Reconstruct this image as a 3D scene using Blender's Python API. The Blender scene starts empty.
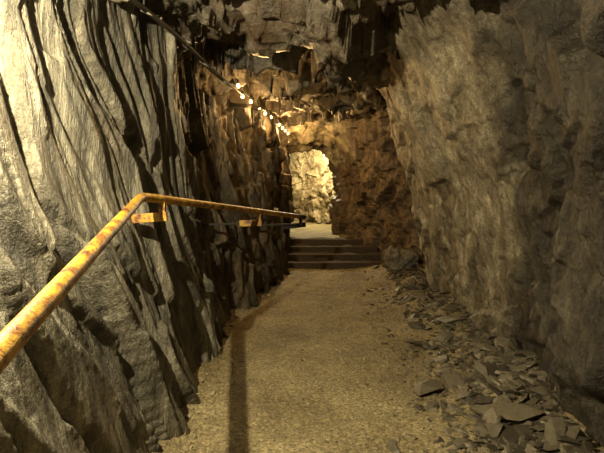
import bpy, math, random
import numpy as np
from mathutils import Vector
random.seed(4); rng=np.random.default_rng(7)
S=bpy.context.scene
S.view_settings.view_transform='Standard'
S.view_settings.look='None'

# ------------------------------------------------------------- noise
def _mix(n):
    n=n&0xffffffff
    n=((n^(n>>16))*0x45d9f3b)&0xffffffff
    n=((n^(n>>16))*0x45d9f3b)&0xffffffff
    return n^(n>>16)
def _h(i,j,k,s):
    n=_mix(i.astype(np.int64)*73856093+s*7919+1013)
    n=_mix(n+j.astype(np.int64)*19349663+17)
    n=_mix(n+k.astype(np.int64)*83492791+31)
    return (n&0xffffff)/float(0xffffff)
def vnoise(p,s=0):
    f=np.floor(p); t=p-f; f=f.astype(np.int64); t=t*t*t*(t*(t*6-15)+10)
    r=0
    for a in (0,1):
        wx=t[:,0] if a else 1-t[:,0]
        for b in (0,1):
            wy=t[:,1] if b else 1-t[:,1]
            for c in (0,1):
                wz=t[:,2] if c else 1-t[:,2]
                r=r+wx*wy*wz*_h(f[:,0]+a,f[:,1]+b,f[:,2]+c,s)
    return r*2-1
def fbm(p,o=4,s=0,g=0.5):
    r=0;a=1;q=p.copy()
    for i in range(o):
        r=r+a*vnoise(q,s+i*17); a*=g; q=q*2.03+11.3
    return r
def ridge(p,o=3,s=0):
    r=0;a=1;q=p.copy()
    for i in range(o):
        r=r+a*(1-2*np.abs(vnoise(q,s+i*13))); a*=.5; q=q*2.1+5.7
    return r
def crack(p,s,w=7):
    return np.clip(1-np.abs(vnoise(p,s)+.5*vnoise(p*2.3+4,s+1))*w,0,1)
def facet(p,s=0,tilt=1.0):
    f=np.floor(p).astype(np.int64)
    best=np.full(len(p),1e9); val=np.zeros(len(p))
    for a in (-1,0,1):
        for b in (-1,0,1):
            for c in (-1,0,1):
                i=f[:,0]+a;j=f[:,1]+b;k=f[:,2]+c
                cx=i+_h(i,j,k,s);cy=j+_h(i,j,k,s+1);cz=k+_h(i,j,k,s+2)
                dx=p[:,0]-cx;dy=p[:,1]-cy;dz=p[:,2]-cz
                d=dx*dx+dy*dy+dz*dz
                m=d<best
                if not m.any(): continue
                I=i[m];J=j[m];K=k[m]
                v=(_h(I,J,K,s+3)-.5)*2+tilt*((_h(I,J,K,s+4)-.5)*dx[m]+(_h(I,J,K,s+5)-.5)*dy[m]+(_h(I,J,K,s+6)-.5)*dz[m])*2
                best[m]=d[m]; val[m]=v
    return val
def sstep(a,b,x):
    t=np.clip((x-a)/(b-a),0,1); return t*t*(3-2*t)
def blur(a,n=2):
    for _ in range(n):
        p=np.pad(a,((1,1),(0,0)),'edge'); a=(p[:-2]+2*p[1:-1]+p[2:])/4
        p=np.pad(a,((0,0),(1,1)),'edge'); a=(p[:,:-2]+2*p[:,1:-1]+p[:,2:])/4
    return a

# ------------------------------------------------------------- mesh utils
def grid_obj(name,P,mat,smooth=True,flip=False):
    nu,nv=P.shape[:2]
    idx=np.arange(nu*nv).reshape(nu,nv)
    q=np.stack([idx[:-1,:-1],idx[1:,:-1],idx[1:,1:],idx[:-1,1:]],-1).reshape(-1,4)
    if flip: q=q[:,::-1]
    me=bpy.data.meshes.new(name)
    me.vertices.add(nu*nv); me.vertices.foreach_set('co',P.reshape(-1).astype(np.float32))
    me.loops.add(q.size); me.loops.foreach_set('vertex_index',q.reshape(-1).astype(np.int32))
    me.polygons.add(len(q)); me.polygons.foreach_set('loop_start',np.arange(0,q.size,4,dtype=np.int32))
    me.polygons.foreach_set('loop_total',np.full(len(q),4,dtype=np.int32))
    me.update(calc_edges=True); me.validate()
    me.polygons.foreach_set('use_smooth',np.full(len(q),smooth))
    me.materials.append(mat)
    ob=bpy.data.objects.new(name,me); S.collection.objects.link(ob)
    return ob
def raw_obj(name,V,F,mat,smooth=False,parent=None):
    me=bpy.data.meshes.new(name); me.from_pydata([tuple(v) for v in V],[],[tuple(f) for f in F]); me.update()
    if smooth: me.polygons.foreach_set('use_smooth',[True]*len(me.polygons))
    me.materials.append(mat)
    ob=bpy.data.objects.new(name,me); S.collection.objects.link(ob)
    if parent: ob.parent=parent
    return ob
def cr(ctrl,n):
    c=np.asarray(ctrl,float); m=len(c)
    u=np.linspace(0,m-1,n); i=np.minimum(u.astype(int),m-2); t=(u-i)
    sh=(n,)+(1,)*(c.ndim-1); t=t.reshape(sh)
    p0=c[np.maximum(i-1,0)];p1=c[i];p2=c[i+1];p3=c[np.minimum(i+2,m-1)]
    return .5*((2*p1)+(-p0+p2)*t+(2*p0-5*p1+4*p2-p3)*t*t+(-p0+3*p1-3*p2+p3)*t**3)
def normals(P):
    du=np.gradient(P,axis=0);dv=np.gradient(P,axis=1)
    n=np.cross(du,dv); n/=np.linalg.norm(n,axis=-1,keepdims=True)+1e-9
    return n

# ------------------------------------------------------------- materials
def mk(name):
    m=bpy.data.materials.new(name); m.use_nodes=True
    nt=m.node_tree; b=nt.nodes['Principled BSDF']
    return m,nt,b
def N(nt,t,**k):
    n=nt.nodes.new(t)
    for a,v in k.items(): setattr(n,a,v)
    return n
def ramp(nt,src,stops):
    r=N(nt,'ShaderNodeValToRGB'); e=r.color_ramp.elements
    while len(e)<len(stops): e.new(.5)
    for x,(p,c) in zip(e,stops):
        x.position=p; x.color=(c[0],c[1],c[2],1)
    nt.links.new(src,r.inputs[0]); return r.outputs[0]
def noise(nt,vec,sc,det=6,rough=.6,dist=0):
    n=N(nt,'ShaderNodeTexNoise'); n.inputs['Scale'].default_value=sc; n.inputs['Detail'].default_value=det
    n.inputs['Roughness'].default_value=rough; n.inputs['Distortion'].default_value=dist
    nt.links.new(vec,n.inputs['Vector']); return n.outputs['Fac']
def mapping(nt,rot,sc):
    tc=N(nt,'ShaderNodeTexCoord'); m=N(nt,'ShaderNodeMapping')
    m.inputs['Rotation'].default_value=rot; m.inputs['Scale'].default_value=sc
    nt.links.new(tc.outputs['Object'],m.inputs['Vector']); return m.outputs[0]
def mixc(nt,a,b,f,mode='MIX'):
    x=N(nt,'ShaderNodeMix',data_type='RGBA',blend_type=mode)
    if isinstance(f,(int,float)): x.inputs[0].default_value=f
    else: nt.links.new(f,x.inputs[0])
    for s,i in ((a,6),(b,7)):
        if isinstance(s,tuple): x.inputs[i].default_value=(*s,1)
        else: nt.links.new(s,x.inputs[i])
    return x.outputs[2]
def math_(nt,op,a,b):
    x=N(nt,'ShaderNodeMath',operation=op)
    for i,s in enumerate((a,b)):
        if isinstance(s,(int,float)): x.inputs[i].default_value=s
        else: nt.links.new(s,x.inputs[i])
    return x.outputs[0]
def maprange(nt,v,a,b):
    x=N(nt,'ShaderNodeMapRange'); x.interpolation_type='SMOOTHSTEP'
    nt.links.new(v,x.inputs[0]); x.inputs[1].default_value=a; x.inputs[2].default_value=b
    return x.outputs[0]
def rock(name,dark,mid,light,rot,sc,stain=(.09,.05,.025),stainamt=(.55,.75),rough=.55,bump=.02,spec=.5,bed_light_tints=None,dip=.25,grain=.6):
    m,nt,b=mk(name)
    v=mapping(nt,rot,sc); w=mapping(nt,(0,0,0),(1,1,1))
    s1=noise(nt,v,2.2,8,.68,.4); s2=noise(nt,v,7,6,.7,.2); s3=noise(nt,w,1.1,5,.6); s4=noise(nt,w,60,4,.7)
    c=ramp(nt,s1,[(.33,dark),(.5,mid),(.66,light)])
    c2=ramp(nt,s2,[(.35,(.35,.34,.32)),(.62,(1.15,1.15,1.15))])
    c=mixc(nt,c,c2,.8,'MULTIPLY')
    if bed_light_tints:   # rock tone along the tunnel, with lit and shaded stretches painted in
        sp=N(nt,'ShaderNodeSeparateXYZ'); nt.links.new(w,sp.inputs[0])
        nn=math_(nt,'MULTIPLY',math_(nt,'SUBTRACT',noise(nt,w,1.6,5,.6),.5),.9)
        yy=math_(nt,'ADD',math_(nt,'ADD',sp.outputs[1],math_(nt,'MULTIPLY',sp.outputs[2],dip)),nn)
        for a0,a1,tint in bed_light_tints:
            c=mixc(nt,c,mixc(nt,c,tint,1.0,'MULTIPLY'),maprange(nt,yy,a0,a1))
    c=mixc(nt,c,stain,ramp(nt,s3,[(stainamt[0],(0,0,0)),(stainamt[1],(.8,.8,.8))]))
    c=mixc(nt,c,ramp(nt,s4,[(.35,(.4,.4,.4)),(.65,(1.45,1.45,1.45))]),grain,'MULTIPLY')
    nt.links.new(c,b.inputs['Base Color'])
    b.inputs['Roughness'].default_value=rough
    b.inputs['Specular IOR Level'].default_value=spec
    h=math_(nt,'ADD',math_(nt,'MULTIPLY',s2,1.0),math_(nt,'MULTIPLY',s4,.35))
    h=math_(nt,'ADD',h,math_(nt,'MULTIPLY',noise(nt,v,22,5,.7),.5))
    bp=N(nt,'ShaderNodeBump'); bp.inputs['Distance'].default_value=bump; bp.inputs['Strength'].default_value=1
    nt.links.new(h,bp.inputs['Height']); nt.links.new(bp.outputs[0],b.inputs['Normal'])
    return m
M_left=rock('rock_foliated_grey',(.026,.023,.017),(.135,.121,.088),(.41,.378,.29),(math.radians(14),0,0),(1.5,2.8,.26),stain=(.10,.06,.03),stainamt=(.58,.8),bump=.032,rough=.44,
    bed_light_tints=[(4.5,5.4,(.58,.48,.36))],dip=0)  # shade past the bulge is painted in as a darker tint
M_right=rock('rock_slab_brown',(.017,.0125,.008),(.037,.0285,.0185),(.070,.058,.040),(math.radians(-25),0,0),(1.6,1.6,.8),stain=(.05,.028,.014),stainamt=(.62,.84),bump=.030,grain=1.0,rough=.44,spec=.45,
    bed_light_tints=[(4.4,4.8,(6.6,7.1,7.4)),(8.05,8.4,(.55,.45,.36)),(13.3,13.8,(2.0,2.2,2.2))],dip=.25)  # slab tint is partly painted lamplight; far stretch painted brighter as lit wall
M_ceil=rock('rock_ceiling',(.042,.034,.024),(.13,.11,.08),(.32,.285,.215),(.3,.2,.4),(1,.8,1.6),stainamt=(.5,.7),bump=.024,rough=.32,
    bed_light_tints=[(10.6,11.0,(2.4,2.4,2.1))],dip=0)  # ledges at the far opening painted brighter, as if lit by the bulbs

def floor_mat(name):
    m,nt,b=mk(name)
    w=mapping(nt,(0,0,0),(1,1,1))
    a=noise(nt,w,1.6,7,.65); g=noise(nt,w,45,5,.75); g2=noise(nt,w,160,3,.7)
    vo=N(nt,'ShaderNodeTexVoronoi'); vo.inputs['Scale'].default_value=48; nt.links.new(w,vo.inputs['Vector'])
    c=ramp(nt,a,[(.32,(.16,.12,.057)),(.5,(.27,.215,.11)),(.68,(.36,.295,.16))])
    c=mixc(nt,c,ramp(nt,g,[(.36,(.3,.3,.3)),(.62,(1.35,1.35,1.35))]),.85,'MULTIPLY')
    sep=N(nt,'ShaderNodeSeparateColor'); nt.links.new(vo.outputs['Color'],sep.inputs[0])
    c=mixc(nt,c,ramp(nt,sep.outputs[0],[(.2,(.6,.6,.62)),(.9,(1.4,1.4,1.35))]),.5,'MULTIPLY')
    nt.links.new(c,b.inputs['Base Color']); b.inputs['Roughness'].default_value=.75
    h=math_(nt,'ADD',math_(nt,'MULTIPLY',g,1.0),math_(nt,'MULTIPLY',g2,.4))
    h=math_(nt,'SUBTRACT',h,math_(nt,'MULTIPLY',vo.outputs['Distance'],.5))
    bp=N(nt,'ShaderNodeBump'); bp.inputs['Distance'].default_value=.010
    nt.links.new(h,bp.inputs['Height']); nt.links.new(bp.outputs[0],b.inputs['Normal'])
    return m
M_floor=floor_mat('gravel_floor')
def stone_mat(name,a_,b_):
    m,nt,b=mk(name)
    w=mapping(nt,(0,0,0),(1,1,1)); g=noise(nt,w,30,5,.7)
    geo=N(nt,'ShaderNodeNewGeometry')
    c=ramp(nt,geo.outputs['Random Per Island'],[(0,a_),(1,b_)])
    c=mixc(nt,c,ramp(nt,g,[(.35,(.55,.55,.55)),(.65,(1.25,1.25,1.25))]),.7,'MULTIPLY')
    nt.links.new(c,b.inputs['Base Color']); b.inputs['Roughness'].default_value=.5
    bp=N(nt,'ShaderNodeBump'); bp.inputs['Distance'].default_value=.006
    nt.links.new(g,bp.inputs['Height']); nt.links.new(bp.outputs[0],b.inputs['Normal'])
    return m
M_rub=stone_mat('slate_rubble',(.032,.026,.017),(.17,.145,.10))
M_peb=stone_mat('pebbles',(.13,.10,.055),(.42,.35,.22))
M_bould=rock('boulder_rock',(.09,.075,.055),(.15,.13,.10),(.24,.215,.16),(.3,.2,.4),(3,3,3),stainamt=(.6,.8),bump=.01)
def yellow_mat():
    m,nt,b=mk('yellow_paint_worn')
    w=mapping(nt,(0,0,0),(1,1,1))
    g=noise(nt,w,11,8,.8); g2=noise(nt,w,60,4,.7)
    c=ramp(nt,g,[(.40,(.07,.025,.010)),(.47,(.26,.11,.018)),(.56,(.50,.29,.03))])
    c=mixc(nt,c,ramp(nt,g2,[(.3,(.42,.34,.28)),(.52,(1,1,1))]),.8,'MULTIPLY')
    nt.links.new(c,b.inputs['Base Color']); b.inputs['Roughness'].default_value=.45
    bp=N(nt,'ShaderNodeBump'); bp.inputs['Distance'].default_value=.003
    nt.links.new(g2,bp.inputs['Height']); nt.links.new(bp.outputs[0],b.inputs['Normal'])
    return m
M_yel=yellow_mat()
def plain(name,c,r=.6,metal=0):
    m,nt,b=mk(name)
    w=mapping(nt,(0,0,0),(1,1,1)); g=noise(nt,w,25,4,.6)
    nt.links.new(ramp(nt,g,[(.3,tuple(x*.6 for x in c)),(.7,tuple(x*1.3 for x in c))]),b.inputs['Base Color'])
    b.inputs['Roughness'].default_value=r; b.inputs['Metallic'].default_value=metal; return m
M_blk=plain('dark_steel',(.012,.010,.008),.75)
M_cab=plain('black_cable',(.008,.007,.005),.6)
M_clip=plain('cable_clip',(.12,.10,.07),.5)
M_wood=plain('old_timber',(.050,.035,.020),.9)
M_tread=plain('damp_earth',(.056,.040,.022),.95)
m,nt,b=mk('bulb_glow'); b.inputs['Emission Color'].default_value=(1,.62,.22,1); b.inputs['Emission Strength'].default_value=9; b.inputs['Base Color'].default_value=(1,.8,.5,1); M_bulb=m

# ------------------------------------------------------------- walls
ZL=[-.25,0,.4,.8,1.2,1.6,2.0,2.4,2.8,3.2,3.7]
def lev(v5):
    # v5 at z 0,.8,1.6,2.4,3.2
    return list(np.interp(ZL,[0,.8,1.6,2.4,3.2],v5))
LW=[(-2.6,[-1.0,-1.15,-1.4,-1.5,-1.45]),(-1,[-1.05,-1.2,-1.4,-1.5,-1.45]),(.8,[-1.04,-1.19,-1.36,-1.48,-1.45]),
    (2.0,[-.95,-1.12,-1.31,-1.43,-1.42]),(3.0,[-.80,-1.00,-1.23,-1.37,-1.35]),(3.9,[-.86,-1.0,-1.17,-1.25,-1.25]),
    (4.6,[-.90,-1.0,-1.10,-1.14,-1.15]),(5.1,[-.98,-1.02,-1.18,-1.22,-1.15]),(5.7,[-.92,-.96,-1.12,-1.1,-1.05]),(6.3,[-.78,-.82,-.92,-.95,-.95]),
    (7.0,[-.66,-.68,-.76,-.80,-.8]),(7.8,[-.55,-.57,-.60,-.66,-.7]),(8.8,[-.38,-.42,-.45,-.52,-.6]),(9.8,[-.32,-.34,-.36,-.46,-.5]),
    (11,[-.33,-.36,-.4,-.45,-.5]),(12.2,[-.36,-.38,-.4,-.45,-.5]),(13.0,[-.75,-.75,-.8,-.85,-.9]),(13.4,[-1.8]*5),(13.6,[-3.6]*5)]
RW=[(-2.6,[1.5,1.6,1.6,1.4,1.2]),(-1,[1.5,1.6,1.6,1.4,1.2]),(1,[1.5,1.62,1.6,1.4,1.1]),(2.2,[1.52,1.68,1.64,1.42,1.1]),
    (3.0,[1.62,1.76,1.72,1.46,1.08]),(3.8,[1.82,1.88,1.80,1.50,1.02]),(4.5,[1.92,1.85,1.66,1.34,.92]),(5.4,[1.92,1.78,1.58,1.26,.86]),
    (6.2,[1.92,1.74,1.54,1.22,.86]),(7.0,[1.90,1.72,1.56,1.30,1.0]),(7.5,[1.92,1.76,1.66,1.42,1.2]),(7.85,[2.15,2.2,2.2,2.0,1.6]),
    (9.0,[2.05,2.15,2.1,1.85,1.5]),(10,[1.72,1.72,1.65,1.4,1.1]),(11,[1.42,1.38,1.33,1.2,.95]),(12,[1.10,1.06,1.02,.94,.8]),
    (12.8,[.90,.87,.85,.80,.7]),(13.5,[1.10,1.15,1.1,.95,.75]),(14.5,[1.1,1.15,1.1,.95,.7]),(15.6,[.85,.9,.85,.7,.5]),(16.6,[.15,.15,.1,.0,-.1]),(17.2,[-1]*5),(17.5,[-2]*5),(17.7,[-3.6]*5)]
def lattice(W,nu,nv):
    c=np.array([[[x,y,z] for x,z in zip(lev(xs),ZL)] for y,xs in W])
    a=cr(c,nu); a=cr(a.transpose(1,0,2),nv).transpose(1,0,2); return a
# left wall
P=lattice(LW,1300,300); nrm=normals(P)
if nrm[400,100,0]<0: nrm=-nrm
q=P.reshape(-1,3)
y,z=q[:,1],q[:,2]
# shear so foliation runs steeply, drifting away from viewer towards the floor
fy=y+.30*z
warp=fbm(np.stack([q[:,0]*.7,y*.9,z*.7],1),2,91)*.18
A=np.stack([q[:,0]*1.0,(fy+warp)*2.6,z*.42],1)
d=.046*facet(A,303,1.6)+.028*facet(A*np.array([1,2.1,1.8])+7,305,1.8)+.012*facet(A*np.array([1,5,3.5])+3,307,1.8)
d+=.03*fbm(np.stack([q[:,0],fy*1.1,z*.8],1),2,21)
d=blur(d.reshape(P.shape[:2]),1).ravel()
farw=sstep(4.3,5.2,y)
d2=farw*(.08*facet(np.stack([q[:,0]*2,fy*2.6,z*1.1],1),11,1.4)+.03*facet(np.stack([q[:,0]*5,fy*7,z*2.4],1),13,1.4))
d+=blur(d2.reshape(P.shape[:2]),1).ravel()
d+=.007*ridge(np.stack([q[:,0]*2,(fy+warp*.5)*8,z*.7],1),4,33)
d-=.024*crack(np.stack([q[:,0],(fy+warp)*2.6,z*.30],1),401,9)
d+=.003*fbm(np.stack([q[:,0]*10,fy*30,z*3],1),3,41)
P=(q+nrm.reshape(-1,3)*d[:,None]).reshape(P.shape)
grid_obj('wall_left',P,M_left)
# right wall
P=lattice(RW,1200,280); nrm=normals(P)
if nrm[300,100,0]>0: nrm=-nrm
q=P.reshape(-1,3); y,z=q[:,1],q[:,2]
wp=fbm(q*.8,3,411)*.3
f1=np.stack([q[:,0]*.9,(y+.35*z+wp)*.95,(z-.25*y)*.55],1)
yy=y+.25*z
slab=1-.45*sstep(4.2,4.9,yy)*(1-sstep(7.4,7.9,y))
d=.075*slab*facet(f1+3,51,1.3)+.045*slab*facet(f1*2.7+9,53,1.6)+.022*slab*facet(f1*6.5,57,1.7)
d+=-.07*sstep(3.2,4.2,yy)*(1-sstep(4.35,4.6,yy))
farw=sstep(7.6,8.3,y)
d+=farw*(.10*facet(q*1.7,71,1.3)+.04*facet(q*4.5,73,1.3))*(1-.4*sstep(10.5,11.5,y))
d=blur(d.reshape(P.shape[:2]),1).ravel()
d-=.035*crack(np.stack([q[:,0],(y+.35*z+wp)*1.7,(z-.25*y)*.4],1),421,11)
d+=.03*fbm(q*1.4,2,61)+.010*fbm(q*5,4,63)+.005*fbm(q*22,3,65)
P=(q+nrm.reshape(-1,3)*d[:,None]).reshape(P.shape)
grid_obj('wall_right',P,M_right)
# ceiling
xs=np.linspace(-4,2.8,300); ys=np.linspace(-2.7,18.5,900)
X,Y=np.meshgrid(xs,ys,indexing='ij')
q=np.stack([X.ravel(),Y.ravel(),np.full(X.size,2.9)],1)
lipn=(.16*fbm(q*2.2,3,601)).reshape(X.shape)
zc=np.interp(Y+.20*np.sin(X*3+1)+lipn,[-2.7,2,4.5,6,7.5,9,10.95,11.06,11.6,11.7,12.2,12.32,13,14,18],[3.12,3.10,3.02,2.98,2.97,2.99,3.00,2.84,2.78,2.62,2.58,2.38,2.6,2.75,2.75])
arch=np.clip(1.5*np.clip(X-.42,0,9)**1.6+.5*np.clip(-.2-X,0,9)-.08*X,-.1,.8)+.5*lipn
zc=zc-np.where((Y>10.8)&(Y<13.3),arch,0)
wq=q+.12*np.stack([fbm(q*2,2,501),fbm(q*2,2,503),q[:,0]*0],1)
d=.15*facet(np.stack([wq[:,0]*1.2,wq[:,1]*1.7,q[:,2]],1),101,1.6)+.075*facet(np.stack([wq[:,0]*2.9,wq[:,1]*4,q[:,2]],1),103,1.9)
d+=.036*facet(wq*np.array([6.5,8,1]),105,2.0)+.05*fbm(q*1.3,3,107)
d*=1-.35*sstep(7.5,9,q[:,1])-.42*sstep(10.3,10.9,q[:,1]); d+=.012*fbm(q*14,3,108)
P=np.stack([X,Y,zc+d.reshape(X.shape)],-1)
grid_obj('ceiling',P,M_ceil,flip=True)

# floor
RX=lambda yy: np.interp(yy,[w[0] for w in RW],[w[1][0] for w in RW])
LX=lambda yy: np.interp(yy,[w[0] for w in LW],[w[1][0] for w in LW])
def floor_z(x,y):
    q=np.stack([x,y,np.zeros_like(x)],1)
    r=RX(y); l=LX(y)
    z=.16*sstep(-1.05,.05,x-r)*(1+.5*fbm(q*2.2,2,5))+.05*sstep(.15,-.1,x-l)
    z+=.016*fbm(q*2,3,8)
    return z
xs=np.linspace(-1.7,2.6,330); ys=np.linspace(-2.6,9.62,760)
X,Y=np.meshgrid(xs,ys,indexing='ij'); x=X.ravel();y=Y.ravel()
q=np.stack([x,y,x*0],1)
z=floor_z(x,y)+.006*fbm(q*18,3,9)
grid_obj('floor',np.stack([x,y,z],1).reshape(*X.shape,3),M_floor)
xs=np.linspace(-4,1.8,160); ys=np.linspace(11.3,18.3,160)
X,Y=np.meshgrid(xs,ys,indexing='ij'); q=np.stack([X.ravel(),Y.ravel(),0*X.ravel()],1)
z=.38+.03*fbm(q*2,3,9)
grid_obj('floor_far',np.stack([q[:,0],q[:,1],z],1).reshape(*X.shape,3),M_floor)

# ------------------------------------------------------------- steps
def box(V,F,c,h,j=0):
    n=len(V)
    for sx in (-1,1):
        for sy in (-1,1):
            for sz in (-1,1):
                V.append((c[0]+sx*h[0]+random.uniform(-j,j),c[1]+sy*h[1]+random.uniform(-j,j),c[2]+sz*h[2]+random.uniform(-j,j)))
    for f in ((0,1,3,2),(4,6,7,5),(0,4,5,1),(2,3,7,6),(0,2,6,4),(1,5,7,3)): F.append(tuple(n+i for i in f))
st=bpy.data.objects.new('timber_steps',None); S.collection.objects.link(st)
for i in range(4):
    y0=9.55+i*.47; zt=.10*(i+1)
    xl=-.42; xr=float(RX(y0))+.04
    V=[];F=[]; box(V,F,((xl+xr)/2,y0+.05,zt-.07),((xr-xl)/2,.05,.085),.012)
    o=raw_obj('riser_%d'%(i+1),V,F,M_wood,parent=st)
    bv=o.modifiers.new('b','BEVEL'); bv.width=.012
    xs=np.linspace(xl,xr,60); ys=np.linspace(y0+.08,y0+.60,12)
    X,Y=np.meshgrid(xs,ys,indexing='ij'); q=np.stack([X.ravel(),Y.ravel(),0*X.ravel()],1)
    zz=zt-.01+.025*fbm(q*4,3,9)
    o=grid_obj('tread_fill_%d'%(i+1),np.stack([q[:,0],q[:,1],zz],1).reshape(*X.shape,3),M_tread); o.parent=st

# ------------------------------------------------------------- stones
import bmesh
def shard(npts,flat):
    bm=bmesh.new()
    for _ in range(npts):
        v=Vector((random.gauss(0,1),random.gauss(0,1),random.gauss(0,1))).normalized()
        v*=random.uniform(.8,1)
        bm.verts.new((v.x,v.y*random.uniform(.7,1),v.z*flat))
    bmesh.ops.convex_hull(bm,input=bm.verts)
    for v in [v for v in bm.verts if not v.link_faces]: bm.verts.remove(v)
    bm.verts.index_update(); bm.faces.ensure_lookup_table()
    r=([v.co[:] for v in bm.verts],[[v.index for v in f.verts] for f in bm.faces]); bm.free()
    return np.array(r[0]),r[1]
def scatter(name,items,shapes,mat):
    V=[];F=[];n=0
    for (x,y,z,s,ti,asp) in items:
        v,f=random.choice(shapes)
        a=random.uniform(0,6.283);ca,sa=math.cos(a),math.sin(a)
        tx=random.gauss(0,ti);ty=random.gauss(0,ti)
        p=v*np.array([s*asp,s,s])
        p=p@np.array([[ca,sa,0],[-sa,ca,0],[0,0,1]])
        p=p@np.array([[1,0,0],[0,math.cos(tx),math.sin(tx)],[0,-math.sin(tx),math.cos(tx)]])
        p=p@np.array([[math.cos(ty),0,-math.sin(ty)],[0,1,0],[math.sin(ty),0,math.cos(ty)]])
        p=p+np.array([x,y,z]); V.extend(map(tuple,p)); F.extend([tuple(i+n for i in ff) for ff in f]); n+=len(p)
    return raw_obj(name,V,F,mat)
slabs=[shard(16,.28) for _ in range(14)]; chunks=[shard(16,.6) for _ in range(10)]; pebs=[shard(9,.65) for _ in range(12)]
def fz(x,y): return float(floor_z(np.array([x]),np.array([y]))[0])
it=[]
for n in range(4200):
    y=random.uniform(2.0,9.3) if n<2600 else random.uniform(2.0,5.0); r=float(RX(y)); w=abs(random.gauss(0,.42))
    x=r-w+.04
    if x<r-1.15: continue
    s=min(.014+random.expovariate(1/.020),.12)*(1 if w<.75 else .6)
    it.append((x,y,fz(x,y)+s*.12,s,.30,random.uniform(1,1.7)))
for (x,y,s) in [(.98,3.75,.14),(1.15,4.85,.11),(1.35,3.2,.19),(1.5,3.9,.17),(1.2,2.95,.13),(1.6,5.3,.16),(1.55,6.5,.14)]:
    it.append((x,y,fz(x,y)+.03,s,.12,1.4))
scatter('rock_rubble',it,slabs,M_rub)
it=[]
for _ in range(110):   # broken rock along foot of the left wall
    y=random.uniform(2.4,9.3); x=float(LX(y))+.04+abs(random.gauss(0,.06))
    s=random.uniform(.010,.035); it.append((x,y,fz(x,y)+s*.2,s,.4,1.2))
for _ in range(8000):
    y=2.2+7.2*random.random()**1.5; l=float(LX(y))+.05; r=float(RX(y))-.9; x=random.uniform(l,r)
    s=random.uniform(.003,.008) if random.random()<.96 else random.uniform(.008,.018)
    it.append((x,y,fz(x,y)+s*.3,s,.4,1.2))
scatter('loose_gravel',it,pebs,M_peb)
# boulder by the steps
bm=bmesh.new(); bmesh.ops.create_icosphere(bm,subdivisions=5,radius=1)
V=np.array([v.co[:] for v in bm.verts]); F=[[v.index for v in f.verts] for f in bm.faces]; bm.free()
rr=1+.30*facet(V*1.3+4,201,1.4)+.10*facet(V*3,203,1.2)
V=V*rr[:,None]*np.array([.27,.25,.27])+np.array([1.76,8.85,.18])
raw_obj('boulder',V,F,M_bould,smooth=True)

# ------------------------------------------------------------- tubes
def tube(name,pts,r,mat,parent=None,res=6,cyc=False,smooth_path=False):
    cu=bpy.data.curves.new(name,'CURVE'); cu.dimensions='3D'; cu.bevel_depth=r; cu.bevel_resolution=res; cu.use_fill_caps=True
    if smooth_path: 
        sp=cu.splines.new('NURBS'); sp.points.add(len(pts)-1); sp.order_u=4; sp.use_endpoint_u=True
    else:
        sp=cu.splines.new('POLY'); sp.points.add(len(pts)-1)
    for p,c in zip(sp.points,pts): p.co=(*c,1)
    cu.materials.append(mat)
    o=bpy.data.objects.new(name,cu); S.collection.objects.link(o)
    dg=bpy.context.evaluated_depsgraph_get(); me=bpy.data.meshes.new_from_object(o.evaluated_get(dg)); me.name=name
    bpy.data.objects.remove(o); ob=bpy.data.objects.new(name,me); S.collection.objects.link(ob)
    me.polygons.foreach_set('use_smooth',[True]*len(me.polygons))
    if parent: ob.parent=parent
    return ob
rail=bpy.data.objects.new('handrail',None); S.collection.objects.link(rail)
A=Vector((-.43,-.05,1.125)); B=Vector((-1.0,3.12,1.53)); C=Vector((.03,7.1,1.15))
def bend(a,b,c,r=.12,n=6):
    p0=b+(a-b).normalized()*r; p1=b+(c-b).normalized()*r
    return [tuple((1-t)**2*p0+2*t*(1-t)*b+t*t*p1) for t in [i/n for i in range(n+1)]]
tube('rail_pipe',[tuple(A)]+bend(A,B,C)+[tuple(C)],.0285,M_yel,rail,8)
def obox(name,a,b,w,h,mat,parent):
    a=Vector(a);b=Vector(b);d=(b-a).normalized(); s=d.cross(Vector((0,0,1)))
    if s.length<1e-3: s=Vector((0,1,0))
    s.normalize(); u=s.cross(d).normalized(); V=[]
    for e in (a,b):
        for i,j in ((-1,-1),(1,-1),(1,1),(-1,1)): V.append(tuple(e+s*w*i+u*h*j))
    o=raw_obj(name,V,[(0,1,2,3),(7,6,5,4),(0,4,5,1),(1,5,6,2),(2,6,7,3),(3,7,4,0)],mat,parent=parent)
    bv=o.modifiers.new('b','BEVEL'); bv.width=.003; bv.segments=2
    return o
def bracket(k,t,wallx,drop,mat,yl=None,aw=(.02,.03)):
    p=B+(C-B)*t
    q=p-Vector((0,0,drop))
    obox('bracket_post_%d'%k,p-Vector((0,0,.01)),q-Vector((0,0,.02)),.022,.022,mat,rail)
    e=(wallx,q.y-.02,q.z-.02); a=q+Vector((.03,0,0))
    if yl:
        mid=Vector((q.x-yl,q.y-.005,q.z-.005)); obox('bracket_plate_%d'%k,a,mid,.02,.032,mat,rail)
        obox('bracket_arm_%d'%k,mid,e,.010,.011,M_blk,rail)
    else:
        obox('bracket_arm_%d'%k,a,e,aw[0],aw[1],mat,rail)
        if k==1: obox('wall_plate_%d'%k,(wallx-.02,q.y-.02,q.z-.02),(wallx+.015,q.y-.02,q.z-.02),.06,.07,mat,rail)
bracket(1,.06,-1.2,.115,M_yel)
bracket(2,.53,-1.05,.12,M_yel,.20)
bracket(3,.955,-.72,.10,M_blk,None,(.012,.012))
obox('end_plate',C-Vector((.30,.12,.13)),C-Vector((-.02,.05,.10)),.02,.035,M_blk,rail)
tube('rail_end_joint',[tuple(C-Vector((.08,.31,-.03))*1.0),tuple(C)],.034,M_blk,rail)

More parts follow.
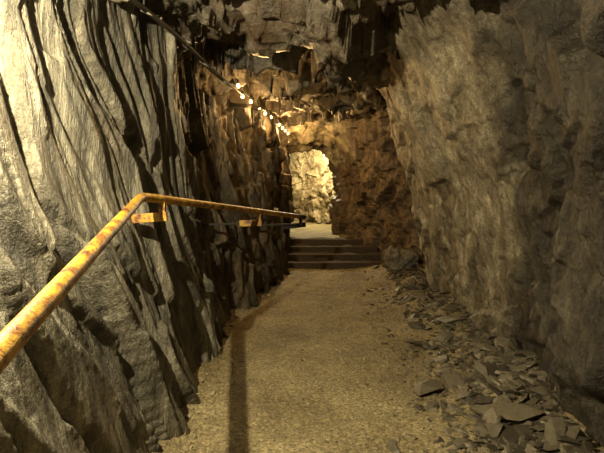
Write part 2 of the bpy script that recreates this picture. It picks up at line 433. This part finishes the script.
# ------------------------------------------------------------- cable & lights
cab=bpy.data.objects.new('power_cable',None); S.collection.objects.link(cab)
pc=[(-1.06,2.6,2.70),(-1.03,3.4,2.75),(-.98,4.2,2.80),(-.93,4.8,2.76),(-.84,5.4,2.70),(-.75,5.8,2.70)]
tube('conduit',pc,.020,M_cab,cab,4,smooth_path=True)
pc2=[(p[0]+.07+.02*math.sin(i*2),p[1],p[2]-.05-.03*math.sin(i*3)) for i,p in enumerate(pc)]
tube('loose_cable',pc2,.010,M_cab,cab,3,smooth_path=True)
for i,(a_,b_) in enumerate(zip(pc[1:-1],pc2[1:-1])):
    obox('clip_%d'%(i+1),(a_[0]-.03,a_[1],a_[2]),(b_[0]+.02,b_[1],b_[2]),.012,.008,M_clip,cab)
    obox('hanger_%d'%(i+1),(a_[0]-.01,a_[1],a_[2]),(a_[0]-.01,a_[1]+.001,a_[2]+.35),.006,.006,M_cab,cab)
sl=bpy.data.objects.new('string_lights',None); S.collection.objects.link(sl)
bp=[(-.74,5.9,2.80),(-.73,6.25,2.74),(-.68,6.75,2.76),(-.62,7.4,2.78),(-.57,7.85,2.76),(-.51,8.35,2.77),(-.47,8.8,2.76),(-.42,9.3,2.76),(-.38,9.8,2.76),(-.34,10.3,2.76),(-.30,10.75,2.75)]
tube('light_cable',bp,.007,M_cab,sl,3,smooth_path=True)
for k,(x,y,z) in enumerate(bp):
    bm=bmesh.new(); bmesh.ops.create_uvsphere(bm,u_segments=14,v_segments=10,radius=.022)
    for v in bm.verts:
        if v.co.z>0: v.co.z*=1.5; v.co.x*=.85; v.co.y*=.85
        v.co+=Vector((x,y,z-.055))
    me=bpy.data.meshes.new('bulb_%d'%(k+1)); bm.to_mesh(me); bm.free(); me.materials.append(M_bulb)
    o=bpy.data.objects.new('bulb_%d'%(k+1),me); S.collection.objects.link(o); o.parent=sl
    tube('socket_%d'%(k+1),[(x,y,z-.025),(x,y,z+.02)],.013,M_cab,sl,3)
def lamp(name,loc,pw,col,rad,parent=None):
    l=bpy.data.lights.new(name,'POINT'); l.energy=pw; l.color=col; l.shadow_soft_size=rad
    o=bpy.data.objects.new(name,l); o.location=loc; S.collection.objects.link(o)
    if parent: o.parent=parent
    return o
for k,(x,y,z) in enumerate(bp):
    if k%2==0: lamp('bulb_light_%d'%(k+1),(x+.12,y-.05*(k>7),z-.20),18 if k<7 else 42,(1,.60,.22),.03,sl)
lamp('tunnel_lamp',(-1.17,1.58,2.5),560,(1,.86,.54),.015)
lamp('fill_light',(.4,-1.4,2.1),17,(1,.78,.46),.12)  # fill light added behind the camera to lift the near tunnel
lamp('tunnel_lamp.002',(.25,15.1,2.55),330,(1,.86,.50),.05)

w=bpy.data.worlds.new('World'); S.world=w; w.use_nodes=True
w.node_tree.nodes['Background'].inputs[0].default_value=(.02,.016,.01,1)
w.node_tree.nodes['Background'].inputs[1].default_value=1
cam=bpy.data.cameras.new('camera'); cam.lens=500/604*36; cam.clip_start=.02
co=bpy.data.objects.new('camera',cam); co.location=(0,0,1.6); co.rotation_euler=(math.radians(90-4.7),0,0)
S.collection.objects.link(co); S.camera=co
